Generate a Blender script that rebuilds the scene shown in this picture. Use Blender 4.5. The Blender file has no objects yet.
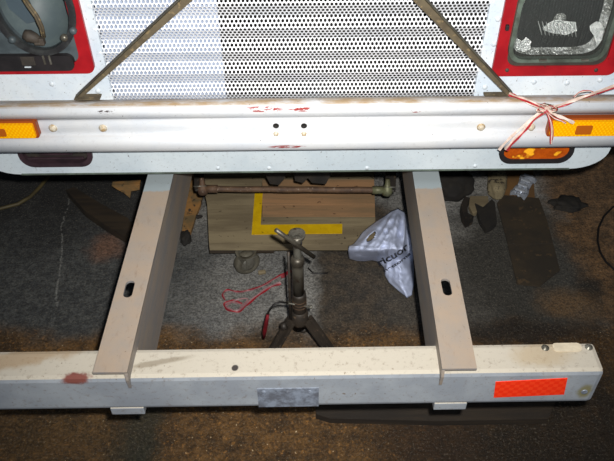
import bpy, bmesh, math, random
from mathutils import Vector, Matrix, noise
from mathutils.geometry import tessellate_polygon
random.seed(7)
scn = bpy.context.scene
C = scn.collection
PI = math.pi

# ------------------------------------------------------------------ camera
F, PITCH, ROLL = 690.0, math.radians(42.8), math.radians(0.6)
CAM = Vector((0.035, 0.0, 1.45))
_fw = Vector((0, math.cos(PITCH), -math.sin(PITCH)))
_dn = Vector((0, -math.sin(PITCH), -math.cos(PITCH)))
_rt = Vector((1, 0, 0))
RT = _rt*math.cos(ROLL) + _dn*math.sin(ROLL)
DN = -_rt*math.sin(ROLL) + _dn*math.cos(ROLL)
cd = bpy.data.cameras.new('camera'); cam = bpy.data.objects.new('camera', cd); C.objects.link(cam)
cd.sensor_width = 36; cd.lens = 36*F/614; cd.clip_start = 0.01; cd.clip_end = 60
m = Matrix.Identity(4)
for i in range(3):
    m[i][0] = RT[i]; m[i][1] = -DN[i]; m[i][2] = -_fw[i]; m[i][3] = CAM[i]
cam.matrix_world = m
scn.camera = cam
# ------------------------------------------------------------------ colour management, world, lights
scn.view_settings.view_transform = 'Standard'; scn.view_settings.look = 'None'
scn.view_settings.gamma = 1; scn.view_settings.use_curve_mapping = False
scn.view_settings.exposure = 0.0
w = bpy.data.worlds.new('world'); scn.world = w; w.use_nodes = True
w.node_tree.nodes['Background'].inputs[0].default_value = (0.55, 0.66, 0.85, 1)
w.node_tree.nodes['Background'].inputs[1].default_value = 0.10
FLASH_W, FILL_W = 132.0, 14.0
ld = bpy.data.lights.new('camera_flash', 'SPOT'); ld.energy = FLASH_W; ld.spot_size = math.radians(94); ld.spot_blend = 1.0
ld.shadow_soft_size = 0.012; ld.color = (1.0, 0.97, 0.92)
fl = bpy.data.objects.new('camera_flash', ld); C.objects.link(fl)
mm = m.copy(); p = CAM + RT*0.035 - DN*0.045
for i in range(3): mm[i][3] = p[i]
fl.matrix_world = mm @ Matrix.Rotation(math.radians(9), 4, 'X')
ld = bpy.data.lights.new('garage_door_daylight', 'AREA'); ld.energy = FILL_W; ld.shape = 'RECTANGLE'; ld.size = 3.0; ld.size_y = 2.2
ld.color = (0.70, 0.83, 1.0)
fd = bpy.data.objects.new('garage_door_daylight', ld); C.objects.link(fd)
fd.location = (0.3, -3.2, 1.3); fd.rotation_euler = (math.radians(88), 0, 0)

# ------------------------------------------------------------------ measuring: where a sight line meets a real plane
def ray(px, py):
    return _fw + RT*((px-307)/F) + DN*((py-230.5)/F)
def Z(px, py, z=0.0):
    r = ray(px, py); return CAM + r*((z-CAM.z)/r.z)
def Y(px, py, y):
    r = ray(px, py); return CAM + r*((y-CAM.y)/r.y)

# ------------------------------------------------------------------ materials
def S(r, g, b):
    f = lambda c: (c/255/12.92) if c/255 <= .04045 else ((c/255+.055)/1.055)**2.4
    return (f(r), f(g), f(b), 1)
class NT:
    def __init__(s, name):
        s.m = bpy.data.materials.new(name); s.m.use_nodes = True; s.t = s.m.node_tree
        s.b = s.t.nodes['Principled BSDF']
        s.pos = s.n('ShaderNodeNewGeometry').outputs['Position']
        s.nrm = s.n('ShaderNodeNewGeometry').outputs['True Normal']
    def n(s, t, **k):
        o = s.t.nodes.new(t)
        for a, v in k.items(): setattr(o, a, v)
        return o
    def put(s, sock, v):
        if hasattr(v, 'is_linked') or isinstance(v, bpy.types.NodeSocket): s.t.links.new(v, sock)
        else: sock.default_value = v
    def math(s, op, a, b=0.0, clamp=False):
        o = s.n('ShaderNodeMath', operation=op, use_clamp=clamp); s.put(o.inputs[0], a); s.put(o.inputs[1], b); return o.outputs[0]
    def noise(s, scale, detail=4, rough=.6, stretch=(1, 1, 1), dist=0.0):
        mp = s.n('ShaderNodeMapping'); s.put(mp.inputs[0], s.pos); mp.inputs['Scale'].default_value = stretch
        o = s.n('ShaderNodeTexNoise'); s.put(o.inputs['Vector'], mp.outputs[0])
        o.inputs['Scale'].default_value = scale; o.inputs['Detail'].default_value = detail; o.inputs['Roughness'].default_value = rough
        o.inputs['Distortion'].default_value = dist
        return o.outputs['Fac']
    def step(s, v, a, b):          # 0 below a, 1 above b
        o = s.n('ShaderNodeMapRange', interpolation_type='SMOOTHSTEP'); s.put(o.inputs[0], v)
        o.inputs[1].default_value = a; o.inputs[2].default_value = b; return o.outputs[0]
    def mix(s, f, a, b):
        o = s.n('ShaderNodeMix', data_type='RGBA'); s.put(o.inputs[0], f); s.put(o.inputs[6], a); s.put(o.inputs[7], b); return o.outputs[2]
    def axis(s, k):
        o = s.n('ShaderNodeSeparateXYZ'); s.put(o.inputs[0], s.pos); return o.outputs[k]
    def blob(s, c, rx, ry, rot=0, soft=.35, nz=9, amp=.5, rz=None):      # an irregular stain of its own shape lying at c
        mp = s.n('ShaderNodeMapping', vector_type='TEXTURE'); s.put(mp.inputs[0], s.pos)
        mp.inputs['Location'].default_value = (c[0], c[1], c[2]); mp.inputs['Rotation'].default_value = (0, 0, rot)
        mp.inputs['Scale'].default_value = (rx, ry, rz or max(rx, ry))
        l = s.n('ShaderNodeVectorMath', operation='LENGTH'); s.put(l.inputs[0], mp.outputs[0])
        d = s.math('ADD', l.outputs['Value'], s.math('MULTIPLY', s.math('SUBTRACT', s.noise(nz, 5), .5), amp*2))
        return s.math('SUBTRACT', 1.0, s.step(d, 1-soft, 1+soft))
    def bump(s, h, strength=.3, dist=.002):
        o = s.n('ShaderNodeBump'); o.inputs['Strength'].default_value = strength; o.inputs['Distance'].default_value = dist
        s.put(o.inputs['Height'], h); s.put(s.b.inputs['Normal'], o.outputs[0])
    def fin(s, col, rough=.6, metal=0.0, spec=None):
        s.put(s.b.inputs['Base Color'], col); s.put(s.b.inputs['Roughness'], rough); s.put(s.b.inputs['Metallic'], metal)
        if spec is not None: s.b.inputs['Specular IOR Level'].default_value = spec
        return s.m
def mat(name, c1, c2, scale=20, rough=.6, metal=0., bump=.2, bscale=None, speck=None, stretch=(1, 1, 1), spec=None, bd=.002):
    t = NT(name)
    col = t.mix(t.step(t.noise(scale, 5, .65, stretch), .35, .65), c1, c2)
    if speck:
        for (c, sc, lo, hi) in speck: col = t.mix(t.step(t.noise(sc, 3, .6), lo, hi), col, c)
    if bump: t.bump(t.noise(bscale or scale*3, 5, .7, stretch), bump, bd)
    return t.fin(col, rough, metal, spec)

# pale blue-white vehicle paint, grime specks, tan dust on the faces that look up
def painted(name, c1, c2, dust, dlo=.45, dhi=.9, rough=.42, speck=.70, dirt=S(70, 58, 50), extra=None, nlo=.28, nhi=.62, grime=.2):
    t = NT(name)
    col = t.mix(t.step(t.noise(9, 5), .35, .65), c1, c2)
    sx = t.n('ShaderNodeSeparateXYZ'); t.put(sx.inputs[0], t.nrm)
    up = t.step(sx.outputs[2], dlo, dhi)
    k = t.math('MULTIPLY', up, t.step(t.noise(14, 5, .7, (1, 3, 3)), nlo, nhi))
    col = t.mix(k, col, dust)
    col = t.mix(t.math('MULTIPLY', t.step(t.noise(170, 2, .5), speck, speck+.05), .75), col, dirt)
    col = t.mix(t.math('MULTIPLY', t.step(t.noise(28, 6, .8), .66, .74), .45), col, dirt)
    col = t.mix(t.math('MULTIPLY', t.step(t.noise(110, 4, .8), .54, .68), grime), col, dirt)
    if extra:
        col = extra(t, col)
    t.bump(t.noise(240, 3, .6), .12, .001)
    return t.fin(col, rough)
def bumper_extra(t, col):
    red = S(150, 30, 22)
    for (px, py, rx, rz, lo) in ((262, 110, .045, .006, .47), (302, 110, .03, .005, .48), (287, 147, .04, .005, .47), (105, 113, .02, .006, .56), (415, 112, .012, .003, .5)):
        c = Y(px, py, 1.13)
        mp = t.n('ShaderNodeMapping', vector_type='TEXTURE'); t.put(mp.inputs[0], t.pos)
        mp.inputs['Location'].default_value = c; mp.inputs['Scale'].default_value = (rx, .05, rz)
        l = t.n('ShaderNodeVectorMath', operation='LENGTH'); t.put(l.inputs[0], mp.outputs[0])
        inside = t.math('SUBTRACT', 1.0, t.step(l.outputs['Value'], .6, 1.1))
        n = t.step(t.noise(120, 4, .7, (.35, 1, 1.2)), lo, lo+.05)
        col = t.mix(t.math('MULTIPLY', inside, n), col, red if py != 113 else S(60, 40, 40))
    return col
M = {}
M['panel'] = painted('pale_blue_white_paint', S(196, 208, 220), S(212, 220, 226), S(190, 170, 140), .8, .99)
M['bumper'] = painted('bumper_white_paint', S(212, 217, 224), S(222, 224, 226), S(178, 152, 118), .70, .93, .6, .72, extra=bumper_extra, grime=.10)
M['valance'] = painted('valance_paint', S(184, 196, 204), S(196, 206, 212), S(180, 160, 130), .8, .99, .4)
BTOP = .472
def beam_extra(t, col):
    c = Y(76, 382, .69)
    b = t.blob((c.x, .693, BTOP), .024, .010, .0, .3, 70, .7, .012); col = t.mix(b, col, S(120, 70, 62))
    c = Z(235, 368, .475); col = t.mix(t.blob(c, .006, .006, 0, .2, 60, .4), col, S(60, 55, 52))
    for (px, py, rx, ry, cc) in ((20, 358, .10, .02, S(150, 120, 80)), (160, 362, .05, .006, S(120, 108, 88)), (545, 352, .05, .03, S(170, 150, 118))):
        c = Z(px, py, .475); col = t.mix(t.math('MULTIPLY', t.blob(c, rx, ry, .2, .4, 30, .7), .6), col, cc)
    c = Y(585, 393, .69); col = t.mix(t.blob((c.x, .69, c.z), .012, .02, 0, .4, 60, .5), col, S(130, 125, 95))
    return col
M['beam'] = painted('beam_grey_paint', S(160, 166, 172), S(142, 148, 156), S(184, 177, 163), .35, .80, .45, .70, S(110, 92, 74), beam_extra, .05, .3, .42)
def rail_mat():
    t = NT('worn_rail_paint')
    y = t.axis(1)
    n1 = t.noise(16, 6, .7)
    tan = t.mix(t.step(n1, .35, .68), S(158, 141, 124), S(148, 138, 128))
    tan = t.mix(t.math('MULTIPLY', t.step(t.noise(90, 4, .7, (1, .3, 1)), .55, .75), .5), tan, S(120, 100, 84))
    clean = t.step(t.math('ADD', y, t.math('MULTIPLY', t.math('SUBTRACT', t.noise(40), .5), .03)), Z(160, 191, .5).y-.004, Z(160, 191, .5).y+.004)
    col = t.mix(clean, tan, S(146, 156, 160))
    side = t.n('ShaderNodeSeparateXYZ'); t.put(side.inputs[0], t.nrm)
    k = t.step(side.outputs[2], .4, .8)
    web = t.mix(t.step(t.noise(14, 5, .7, (1, .4, 2)), .35, .65), S(126, 124, 124), S(146, 134, 122))
    col = t.mix(k, web, col)
    col = t.mix(t.math('MULTIPLY', t.step(t.noise(200, 2), .68, .74), .6), col, S(80, 62, 50))
    t.bump(t.noise(150, 4, .7), .2, .001)
    return t.fin(col, .55)
M['rail'] = rail_mat()
def floor_mat():
    t = NT('oily_shaded_concrete')
    g = t.mix(t.step(t.noise(6, 6, .7), .32, .68), S(142, 142, 140), S(172, 170, 164))
    g = t.mix(t.math('MULTIPLY', t.step(t.noise(120, 4, .75), .50, .62), .75), g, S(66, 65, 63))
    g = t.mix(t.step(t.noise(260, 2, .6), .66, .72), g, S(176, 171, 158))
    grit = t.math('ADD', t.math('MULTIPLY', t.step(t.noise(150, 2, .6), .42, .56), .6), t.math('MULTIPLY', t.step(t.noise(60, 3, .7), .42, .58), .4))
    def dark(g, mask, c, k=1.0): return t.mix(t.math('MULTIPLY', mask, k), g, c)
    # oil-darkened ground left of the frame and right of it; last, painted shade under the truck
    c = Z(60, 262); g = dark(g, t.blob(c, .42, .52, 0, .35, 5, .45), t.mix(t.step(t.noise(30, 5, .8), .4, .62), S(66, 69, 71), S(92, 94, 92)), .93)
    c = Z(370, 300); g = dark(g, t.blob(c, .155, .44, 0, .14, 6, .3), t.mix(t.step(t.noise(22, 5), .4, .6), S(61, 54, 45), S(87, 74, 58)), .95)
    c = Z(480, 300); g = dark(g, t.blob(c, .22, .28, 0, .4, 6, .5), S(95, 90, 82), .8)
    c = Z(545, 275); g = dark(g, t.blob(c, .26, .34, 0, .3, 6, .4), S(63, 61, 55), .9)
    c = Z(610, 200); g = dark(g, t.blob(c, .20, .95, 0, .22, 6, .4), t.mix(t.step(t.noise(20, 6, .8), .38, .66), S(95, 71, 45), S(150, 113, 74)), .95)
    g = dark(g, t.blob(Z(40, 172), .55, .34, 0, .5, 5, .5), S(30, 30, 31), .85)  # shade under the truck's left side, painted into the floor colour
    # brown damp earth spread in front of and below the beam
    y = t.math('ADD', t.axis(1), t.math('MULTIPLY', t.math('SUBTRACT', t.noise(7, 5), .5), .16))
    near = t.math('SUBTRACT', 1.0, t.step(y, Z(300, 345).y-.0, Z(300, 328).y+.03))
    brown = t.mix(t.step(t.noise(11, 6, .75), .35, .68), S(84, 62, 36), S(142, 104, 58))
    brown = t.mix(t.step(t.noise(80, 3, .6), .58, .68), brown, S(172, 122, 62))
    brown = t.mix(t.step(t.noise(150, 2, .5), .70, .73), brown, S(240, 220, 180))
    g = dark(g, near, brown)
    for (px, py, rx, ry, cc, k) in ((138, 440, .05, .20, S(55, 58, 47), .9), (545, 440, .34, .30, S(37, 29, 18), .92), (430, 445, .12, .15, S(66, 45, 26), .6), (590, 290, .035, .06, S(37, 34, 29), .85),
                                (106, 248, .05, .05, S(161, 113, 84), .6), (570, 305, .08, .05, S(140, 105, 63), .6), (50, 425, .2, .1, S(95, 76, 47), .5), (520, 332, .2, .035, S(34, 29, 24), .85),
                                (285, 335, .1, .05, S(55, 50, 45), .5)):
        g = dark(g, t.blob(Z(px, py), rx, ry, 0, .6, 14, .8), cc, k)
    # hairline crack with a pale edge
    a = Z(67, 203); b = Z(52, 330)
    xa = t.math('MULTIPLY', t.math('SUBTRACT', t.axis(1), a.y), (b.x-a.x)/(b.y-a.y))
    d = t.math('ABSOLUTE', t.math('SUBTRACT', t.math('ADD', t.axis(0), t.math('MULTIPLY', t.math('SUBTRACT', t.noise(9, 6), .5), .05)), t.math('ADD', xa, a.x)))
    ln = t.math('SUBTRACT', 1.0, t.step(d, .001, .004))
    rng = t.math('MULTIPLY', t.step(t.axis(1), b.y, b.y+.08), t.math('SUBTRACT', 1.0, t.step(t.axis(1), a.y, a.y+.04)))
    g = dark(g, t.math('MULTIPLY', t.math('MULTIPLY', ln, rng), t.step(t.noise(30, 3), .42, .55)), S(161, 161, 156), .6)
    g = t.mix(t.math('MULTIPLY', t.math('SUBTRACT', 1.0, grit), .62), g, S(22, 20, 18))
    g = t.mix(t.math('MULTIPLY', t.step(t.noise(190, 2, .6), .58, .66), .28), g, S(150, 140, 122))
    t.bump(t.noise(70, 7, .8), .9, .008)
    wet = t.math('SUBTRACT', .82, t.math('MULTIPLY', near, .40))
    return t.fin(g, wet)
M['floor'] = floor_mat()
M['mesh'] = painted('grille_white_paint', S(214, 218, 224), S(226, 228, 232), S(190, 180, 160), .9, 1, .45, .72)
M['slat'] = mat('slat_blue_grey_paint', S(138, 150, 172), S(160, 170, 190), 15, .5, bump=.05)
M['black'] = mat('black_void_metal', S(22, 20, 19), S(32, 28, 26), 20, .8)
M['grease'] = mat('greasy_black_metal', S(26, 24, 22), S(44, 38, 32), 18, .7, bump=.5, speck=[(S(70, 58, 44), 60, .6, .7)])
M['rust'] = mat('rusty_steel', S(96, 72, 52), S(68, 50, 38), 26, .7, bump=.5, speck=[(S(130, 112, 96), 120, .6, .7)])
M['brace'] = mat('weathered_brown_bar', S(92, 82, 62), S(74, 64, 48), 30, .75, bump=.4, speck=[(S(120, 104, 74), 90, .56, .66)])
M['braceedge'] = mat('brace_worn_edge', S(60, 56, 42), S(80, 76, 62), 30, .7, bump=.4)
M['red'] = mat('red_paint', S(164, 24, 32), S(142, 16, 26), 16, .38, bump=.1, speck=[(S(110, 30, 30), 60, .66, .72)])
M['rubber'] = mat('black_rubber', S(24, 22, 24), S(36, 32, 34), 30, .55, bump=.2)
M['purplerub'] = mat('purplish_dark_rubber', S(40, 28, 34), S(56, 40, 46), 30, .5, bump=.2)
M['padcream'] = mat('worn_cream_pad', S(208, 196, 172), S(186, 174, 152), 40, .6, bump=.2)
M['floordark'] = mat('dark_red_grip', S(120, 20, 30), S(90, 16, 24), 60, .5, bump=.2)
M['wall'] = mat('grey_garage_wall', S(120, 118, 112), S(104, 102, 98), 3, .85, bump=.2)
M['ring'] = mat('dark_lamp_ring', S(58, 60, 60), S(34, 34, 36), 30, .45, bump=.3)
M['gasket'] = mat('grey_green_seal', S(92, 104, 94), S(64, 70, 62), 24, .5, bump=.3)
M['dustyseal'] = mat('dusty_dark_seal', S(66, 58, 50), S(46, 42, 38), 24, .7, bump=.3)
M['housing'] = mat('grey_lamp_housing', S(78, 88, 92), S(60, 68, 72), 18, .5, bump=.15, speck=[(S(34, 34, 36), 60, .62, .7)])
M['bowl'] = mat('grey_green_bowl', S(92, 104, 104), S(74, 86, 90), 8, .55, bump=.05)
M['bowldark'] = mat('bowl_shade_blue_grey', S(74, 88, 96), S(66, 78, 86), 8, .4, bump=.05)
M['chrome'] = mat('chrome_reflector', (.80, .84, .82, 1), (.30, .31, .28, 1), 30, .22, .42, .9, bscale=16, bd=.05)
M['rivet'] = mat('painted_rivet', S(206, 214, 220), S(190, 200, 208), 30, .35, bump=0)
M['bolt'] = mat('dull_bolt_steel', S(206, 200, 184), S(168, 140, 96), 90, .5, .1, bump=.3)
M['steel'] = mat('dull_steel', S(140, 138, 128), S(100, 96, 86), 30, .38, .6, bump=.3)
M['standsteel'] = mat('greasy_grey_steel', S(104, 100, 90), S(68, 62, 54), 24, .42, .5, bump=.3, speck=[(S(60, 44, 34), 60, .6, .7)])
M['standdark'] = mat('stand_dark_paint', S(44, 40, 36), S(62, 54, 46), 22, .55, .2, bump=.3, speck=[(S(100, 84, 68), 90, .63, .7)])
M['wood'] = mat('weathered_grey_plank', S(136, 123, 96), S(108, 96, 74), 9, .8, bump=.4, stretch=(.35, 3, 3), speck=[(S(58, 46, 34), 70, .66, .72)])
M['woodorange'] = mat('orange_stained_plank', S(160, 122, 86), S(128, 104, 76), 9, .8, bump=.4, stretch=(.35, 3, 3), speck=[(S(70, 44, 28), 60, .66, .72)])
M['wooddark'] = mat('dark_wet_timber', S(56, 46, 34), S(38, 32, 26), 9, .7, bump=.4, stretch=(.4, 3, 3))
M['woodtan'] = mat('rusty_tan_board', S(158, 114, 62), S(108, 90, 60), 14, .85, bump=.5, speck=[(S(60, 50, 38), 50, .58, .68)])
M['yellow'] = mat('yellow_tape', S(214, 176, 10), S(196, 158, 8), 20, .5, bump=.1, speck=[(S(120, 94, 20), 50, .66, .72)])
M['cardboard'] = mat('dirty_dark_cardboard', S(58, 48, 34), S(44, 38, 30), 9, .85, bump=.4, speck=[(S(78, 62, 42), 40, .6, .7)])
M['cardtan'] = mat('brown_cardboard', S(118, 86, 48), S(98, 72, 42), 12, .85, bump=.3)
M['speckled'] = mat('speckled_plaster_lump', S(136, 124, 96), S(112, 102, 78), 20, .9, bump=.5, speck=[(S(50, 42, 34), 70, .56, .62)])
M['cable'] = mat('black_cable', S(22, 21, 21), S(30, 28, 28), 20, .5, bump=0)
M['hose'] = mat('olive_hose', S(84, 74, 44), S(66, 58, 36), 20, .6, bump=.1)
M['lump'] = mat('oily_rag_cloth', S(26, 24, 22), S(36, 32, 27), 30, .9, bump=.8)
M['tapewhite'] = mat('dirty_white_tape', S(222, 206, 196), S(196, 172, 158), 60, .45, bump=.2)
M['tapered'] = mat('red_tape_stripe', S(178, 44, 44), S(150, 36, 48), 60, .45, bump=.2)
M['floorred'] = mat('floor_tape_red', S(150, 18, 34), S(120, 14, 28), 60, .45, bump=.2)
M['floorpink'] = mat('floor_tape_pale', S(150, 112, 114), S(126, 90, 94), 60, .45, bump=.2)
M['plate'] = mat('scuffed_grey_plate', S(150, 160, 176), S(108, 112, 122), 60, .4, .2, bump=.4)
M['rubrust'] = mat('caster_tyre', S(92, 88, 76), S(72, 68, 58), 30, .7, bump=.2)
M['ink'] = mat('black_print', S(22, 22, 30), S(28, 28, 36), 40, .5, bump=0)
M['greenfit'] = mat('green_grey_fitting', S(110, 112, 84), S(80, 76, 56), 50, .5, .3, bump=.4)
def plastic(name, c, rough=.3, trans=.0, bumpn=80, bs=.4, emit=None):
    t = NT(name)
    t.b.inputs['Transmission Weight'].default_value = trans
    if bs: t.bump(t.noise(bumpn, 3), bs, .0012)
    return t.fin(c, rough)
M['bag'] = plastic('white_carrier_bag', S(196, 206, 234), .28, 0, 60, .5)
# prismatic lenses: fine moulded cells in real relief of the bump
def prism_mat(name, c1, c2, sc, rough=.25, strength=.8, metal=0.0):
    t = NT(name)
    ck = t.n('ShaderNodeTexChecker'); mp = t.n('ShaderNodeMapping'); t.put(mp.inputs[0], t.pos); mp.inputs['Scale'].default_value = sc
    t.put(ck.inputs[0], mp.outputs[0]); ck.inputs['Scale'].default_value = 1
    t.put(ck.inputs[1], c1); t.put(ck.inputs[2], c2)
    t.bump(ck.outputs['Fac'], strength, .001)
    return t.fin(ck.outputs['Color'], rough, metal)
M['amber'] = prism_mat('amber_prism_plastic', S(255, 190, 10), S(250, 168, 0), (260, 1, 200))
M['amberdark'] = plastic('amber_core_plastic', S(170, 88, 20), .35, 0, 60, .2)
M['amberframe'] = plastic('brown_orange_frame', S(142, 66, 20), .5, 0, 60, .3)
M['orangelens'] = mat('deep_orange_lens', S(186, 84, 16), S(150, 62, 14), 26, .2, bump=.5, bscale=50, bd=.006, speck=[(S(255, 180, 40), 26, .54, .62)])  # yellow specks paint the bulb's reflection into the lens colour
M['reflector'] = prism_mat('red_orange_retroreflector', S(255, 66, 30), S(248, 52, 22), (120, 1, 120), .3, .3)
def glass(name, c, rough):
    t = NT(name); t.b.inputs['Alpha'].default_value = .22; t.b.inputs['IOR'].default_value = 1.5
    wv = t.n('ShaderNodeTexWave'); t.put(wv.inputs['Vector'], t.pos); wv.inputs['Scale'].default_value = 60; wv.inputs['Distortion'].default_value = 1.0
    t.bump(wv.outputs['Fac'], .5, .003)
    return t.fin(c, rough)
M['glass'] = glass('ribbed_headlamp_glass', (.12, .14, .13, 1), .06)
M['clear'] = plastic('clear_crumpled_plastic', S(220, 226, 236), .2, .1, 40, 1.0); M['clear'].node_tree.nodes['Principled BSDF'].inputs['Metallic'].default_value = .5

# ------------------------------------------------------------------ mesh building
class MB:
    def __init__(s): s.bm = bmesh.new(); s.mi = 0; s.mats = []
    def use(s, mname):
        if mname not in s.mats: s.mats.append(mname)
        s.mi = s.mats.index(mname); return s
    def _f(s, fs):
        for f in fs: f.material_index = s.mi
    def box(s, c, size, rot=None, bev=0.0):
        r = bmesh.ops.create_cube(s.bm, size=1.0)
        mt = Matrix.Translation(Vector(c)) @ (rot.to_4x4() if rot else Matrix.Identity(4)) @ Matrix.Diagonal((size[0], size[1], size[2], 1))
        bmesh.ops.transform(s.bm, matrix=mt, verts=r['verts'])
        fs = list({f for v in r['verts'] for f in v.link_faces}); s._f(fs)
        if bev:
            es = list({e for v in r['verts'] for e in v.link_edges})
            q = bmesh.ops.bevel(s.bm, geom=es, offset=bev, segments=2, profile=.6, affect='EDGES'); s._f(q['faces'])
        return s
    def beam(s, a, b, w, h, up=(0, 0, 1), bev=0.0):        # a bar from a to b, w across, h along up
        a, b = Vector(a), Vector(b); d = b-a; x = d.normalized(); u = Vector(up); y = u.cross(x).normalized(); z = x.cross(y)
        rot = Matrix((x, y, z)).transposed()
        return s.box((a+b)/2, (d.length, w, h), rot, bev)
    def tube(s, pts, r, n=8, cap=True):
        pts = [Vector(q) for q in pts]; rs = r if isinstance(r, (list, tuple)) else [r]*len(pts)
        prev = None; rings = []
        for i, q in enumerate(pts):
            d = (pts[min(i+1, len(pts)-1)]-pts[max(i-1, 0)]).normalized()
            if prev is None: nrm = d.orthogonal().normalized()
            else: nrm = (prev-d*prev.dot(d)); nrm = nrm.normalized() if nrm.length > 1e-6 else d.orthogonal().normalized()
            prev = nrm; bn = d.cross(nrm)
            rings.append([s.bm.verts.new(q+(nrm*math.cos(2*PI*k/n)+bn*math.sin(2*PI*k/n))*rs[i]) for k in range(n)])
        fs = []
        for a, b in zip(rings, rings[1:]):
            for k in range(n): fs.append(s.bm.faces.new((a[k], a[(k+1) % n], b[(k+1) % n], b[k])))
        if cap: fs.append(s.bm.faces.new(rings[0][::-1])); fs.append(s.bm.faces.new(rings[-1]))
        for f in fs: f.smooth = True
        s._f(fs); return s
    def lathe(s, prof, c=(0, 0, 0), axis=(0, 0, 1), n=20, sx=1.0, sz=1.0):   # prof: (radius, along)
        a = Vector(axis).normalized(); q = Vector((0, 0, 1)).rotation_difference(a); c = Vector(c); rings = []
        for r, h in prof:
            if r < 1e-6: rings.append([s.bm.verts.new(c+q@Vector((0, 0, h)))])
            else: rings.append([s.bm.verts.new(c+q@Vector((r*sx*math.cos(2*PI*k/n), r*sz*math.sin(2*PI*k/n), h))) for k in range(n)])
        fs = []
        for a_, b_ in zip(rings, rings[1:]):
            for k in range(n):
                va = [a_[k % len(a_)], a_[(k+1) % len(a_)]]; vb = [b_[(k+1) % len(b_)], b_[k % len(b_)]]
                vs = []
                for v in va+vb:
                    if v not in vs: vs.append(v)
                if len(vs) > 2: fs.append(s.bm.faces.new(vs))
        for f in fs: f.smooth = True
        s._f(fs); return s
    def plate(s, loops, fn, depth):      # flat plate with holes: loops of 2D points, fn(u, v, d) -> 3D
        polys = [[Vector((u, v, 0)) for u, v in lp] for lp in loops]
        tris = tessellate_polygon(polys); flat = [q for lp in loops for q in lp]
        A = [s.bm.verts.new(fn(u, v, 0)) for u, v in flat]; B = [s.bm.verts.new(fn(u, v, depth)) for u, v in flat]
        fs = []
        for t in tris:
            try: fs.append(s.bm.faces.new([A[i] for i in t])); fs.append(s.bm.faces.new([B[i] for i in reversed(t)]))
            except ValueError: pass
        o = 0
        for lp in loops:
            n = len(lp)
            for i in range(n):
                j = (i+1) % n; fs.append(s.bm.faces.new((A[o+i], A[o+j], B[o+j], B[o+i])))
            o += n
        s._f(fs); return s
    def extrude(s, prof, x0, x1, closed=True, smooth=False):   # profile (y, z) swept along x
        n = len(prof); A = [s.bm.verts.new((x0, y, z)) for y, z in prof]; B = [s.bm.verts.new((x1, y, z)) for y, z in prof]
        fs = [s.bm.faces.new((A[i], A[(i+1) % n], B[(i+1) % n], B[i])) for i in range(n if closed else n-1)]
        for f in fs: f.smooth = smooth
        if closed: fs += [s.bm.faces.new(A), s.bm.faces.new(B[::-1])]
        s._f(fs); return s
    def build(s, name, mname=None, parent=None, smooth=None):
        if not s.mats: s.mats = [mname]
        bmesh.ops.recalc_face_normals(s.bm, faces=s.bm.faces)
        me = bpy.data.meshes.new(name)
        if parent is not None:
            off = parent.matrix_world.translation if parent.type == 'EMPTY' else WORLD[parent.name]
        else:
            off = Vector((0, 0, 0))
            if s.bm.verts:
                xs = [v.co for v in s.bm.verts]
                off = Vector(((min(v.x for v in xs)+max(v.x for v in xs))/2, (min(v.y for v in xs)+max(v.y for v in xs))/2, min(v.z for v in xs)))
        bmesh.ops.translate(s.bm, vec=-off, verts=s.bm.verts)
        s.bm.to_mesh(me); s.bm.free()
        for q in s.mats: me.materials.append(M[q])
        if smooth is not None:
            for pl in me.polygons: pl.use_smooth = smooth
        o = bpy.data.objects.new(name, me); C.objects.link(o)
        if parent is not None: o.parent = parent; WORLD[o.name] = off
        else: o.location = off; WORLD[o.name] = off
        return o
WORLD = {}
def tag(o, label=None, cat=None, group=None, kind=None):
    for k, v in (('label', label), ('category', cat), ('group', group), ('kind', kind)):
        if v: o[k] = v
    return o
def thing(name, label, cat, loc, group=None):
    o = bpy.data.objects.new(name, None); C.objects.link(o); o.location = loc; o.empty_display_size = .05
    o.matrix_world = Matrix.Translation(Vector(loc))
    return tag(o, label, cat, group)
def copies(o, locs):            # more parts of the same shape under the same parent (mesh shared), offsets in parent space
    for q in locs:
        c = o.copy(); C.objects.link(c); c.location = o.location + Vector(q)
def rrect(x0, z0, x1, z1, r, n=6):
    pts = []
    for cx, cz, a in ((x1-r, z1-r, 0), (x0+r, z1-r, 90), (x0+r, z0+r, 180), (x1-r, z0+r, 270)):
        for k in range(n+1):
            t = math.radians(a+90*k/n); pts.append((cx+r*math.cos(t), cz+r*math.sin(t)))
    return pts
XZ = lambda y0: (lambda u, v, d: (u, y0+d, v))
XY = lambda z0: (lambda u, v, d: (u, v, z0-d))

# ================================================================== floor
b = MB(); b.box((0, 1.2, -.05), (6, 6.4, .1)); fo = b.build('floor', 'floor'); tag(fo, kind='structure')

for nm, c_, sz in (('wall_back', (0, 4.35, 1.45), (6, .1, 3)), ('wall_left', (-2.95, 1.2, 1.45), (.1, 6.2, 3)), ('wall_right', (2.95, 1.2, 1.45), (.1, 6.2, 3))):
    b = MB(); b.box(c_, sz); tag(b.build(nm, 'wall'), kind='structure')
# ================================================================== truck front
PY = 1.19                                   # plane of the front panel
truck = thing('truck', 'front of a white truck with a perforated grille and one missing headlamp glass', 'truck', (0, 1.6, 0))
zt = 1.25                                   # bodywork goes on above the frame
gl0, gl1 = Y(89, 2, PY), Y(112, 94, PY); gr0, gr1 = Y(487, 2, PY), Y(473, 94, PY)
GX0, GX1 = gl1.x, gr1.x+.002
GZ0 = Y(300, 97, PY).z-.01
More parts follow.
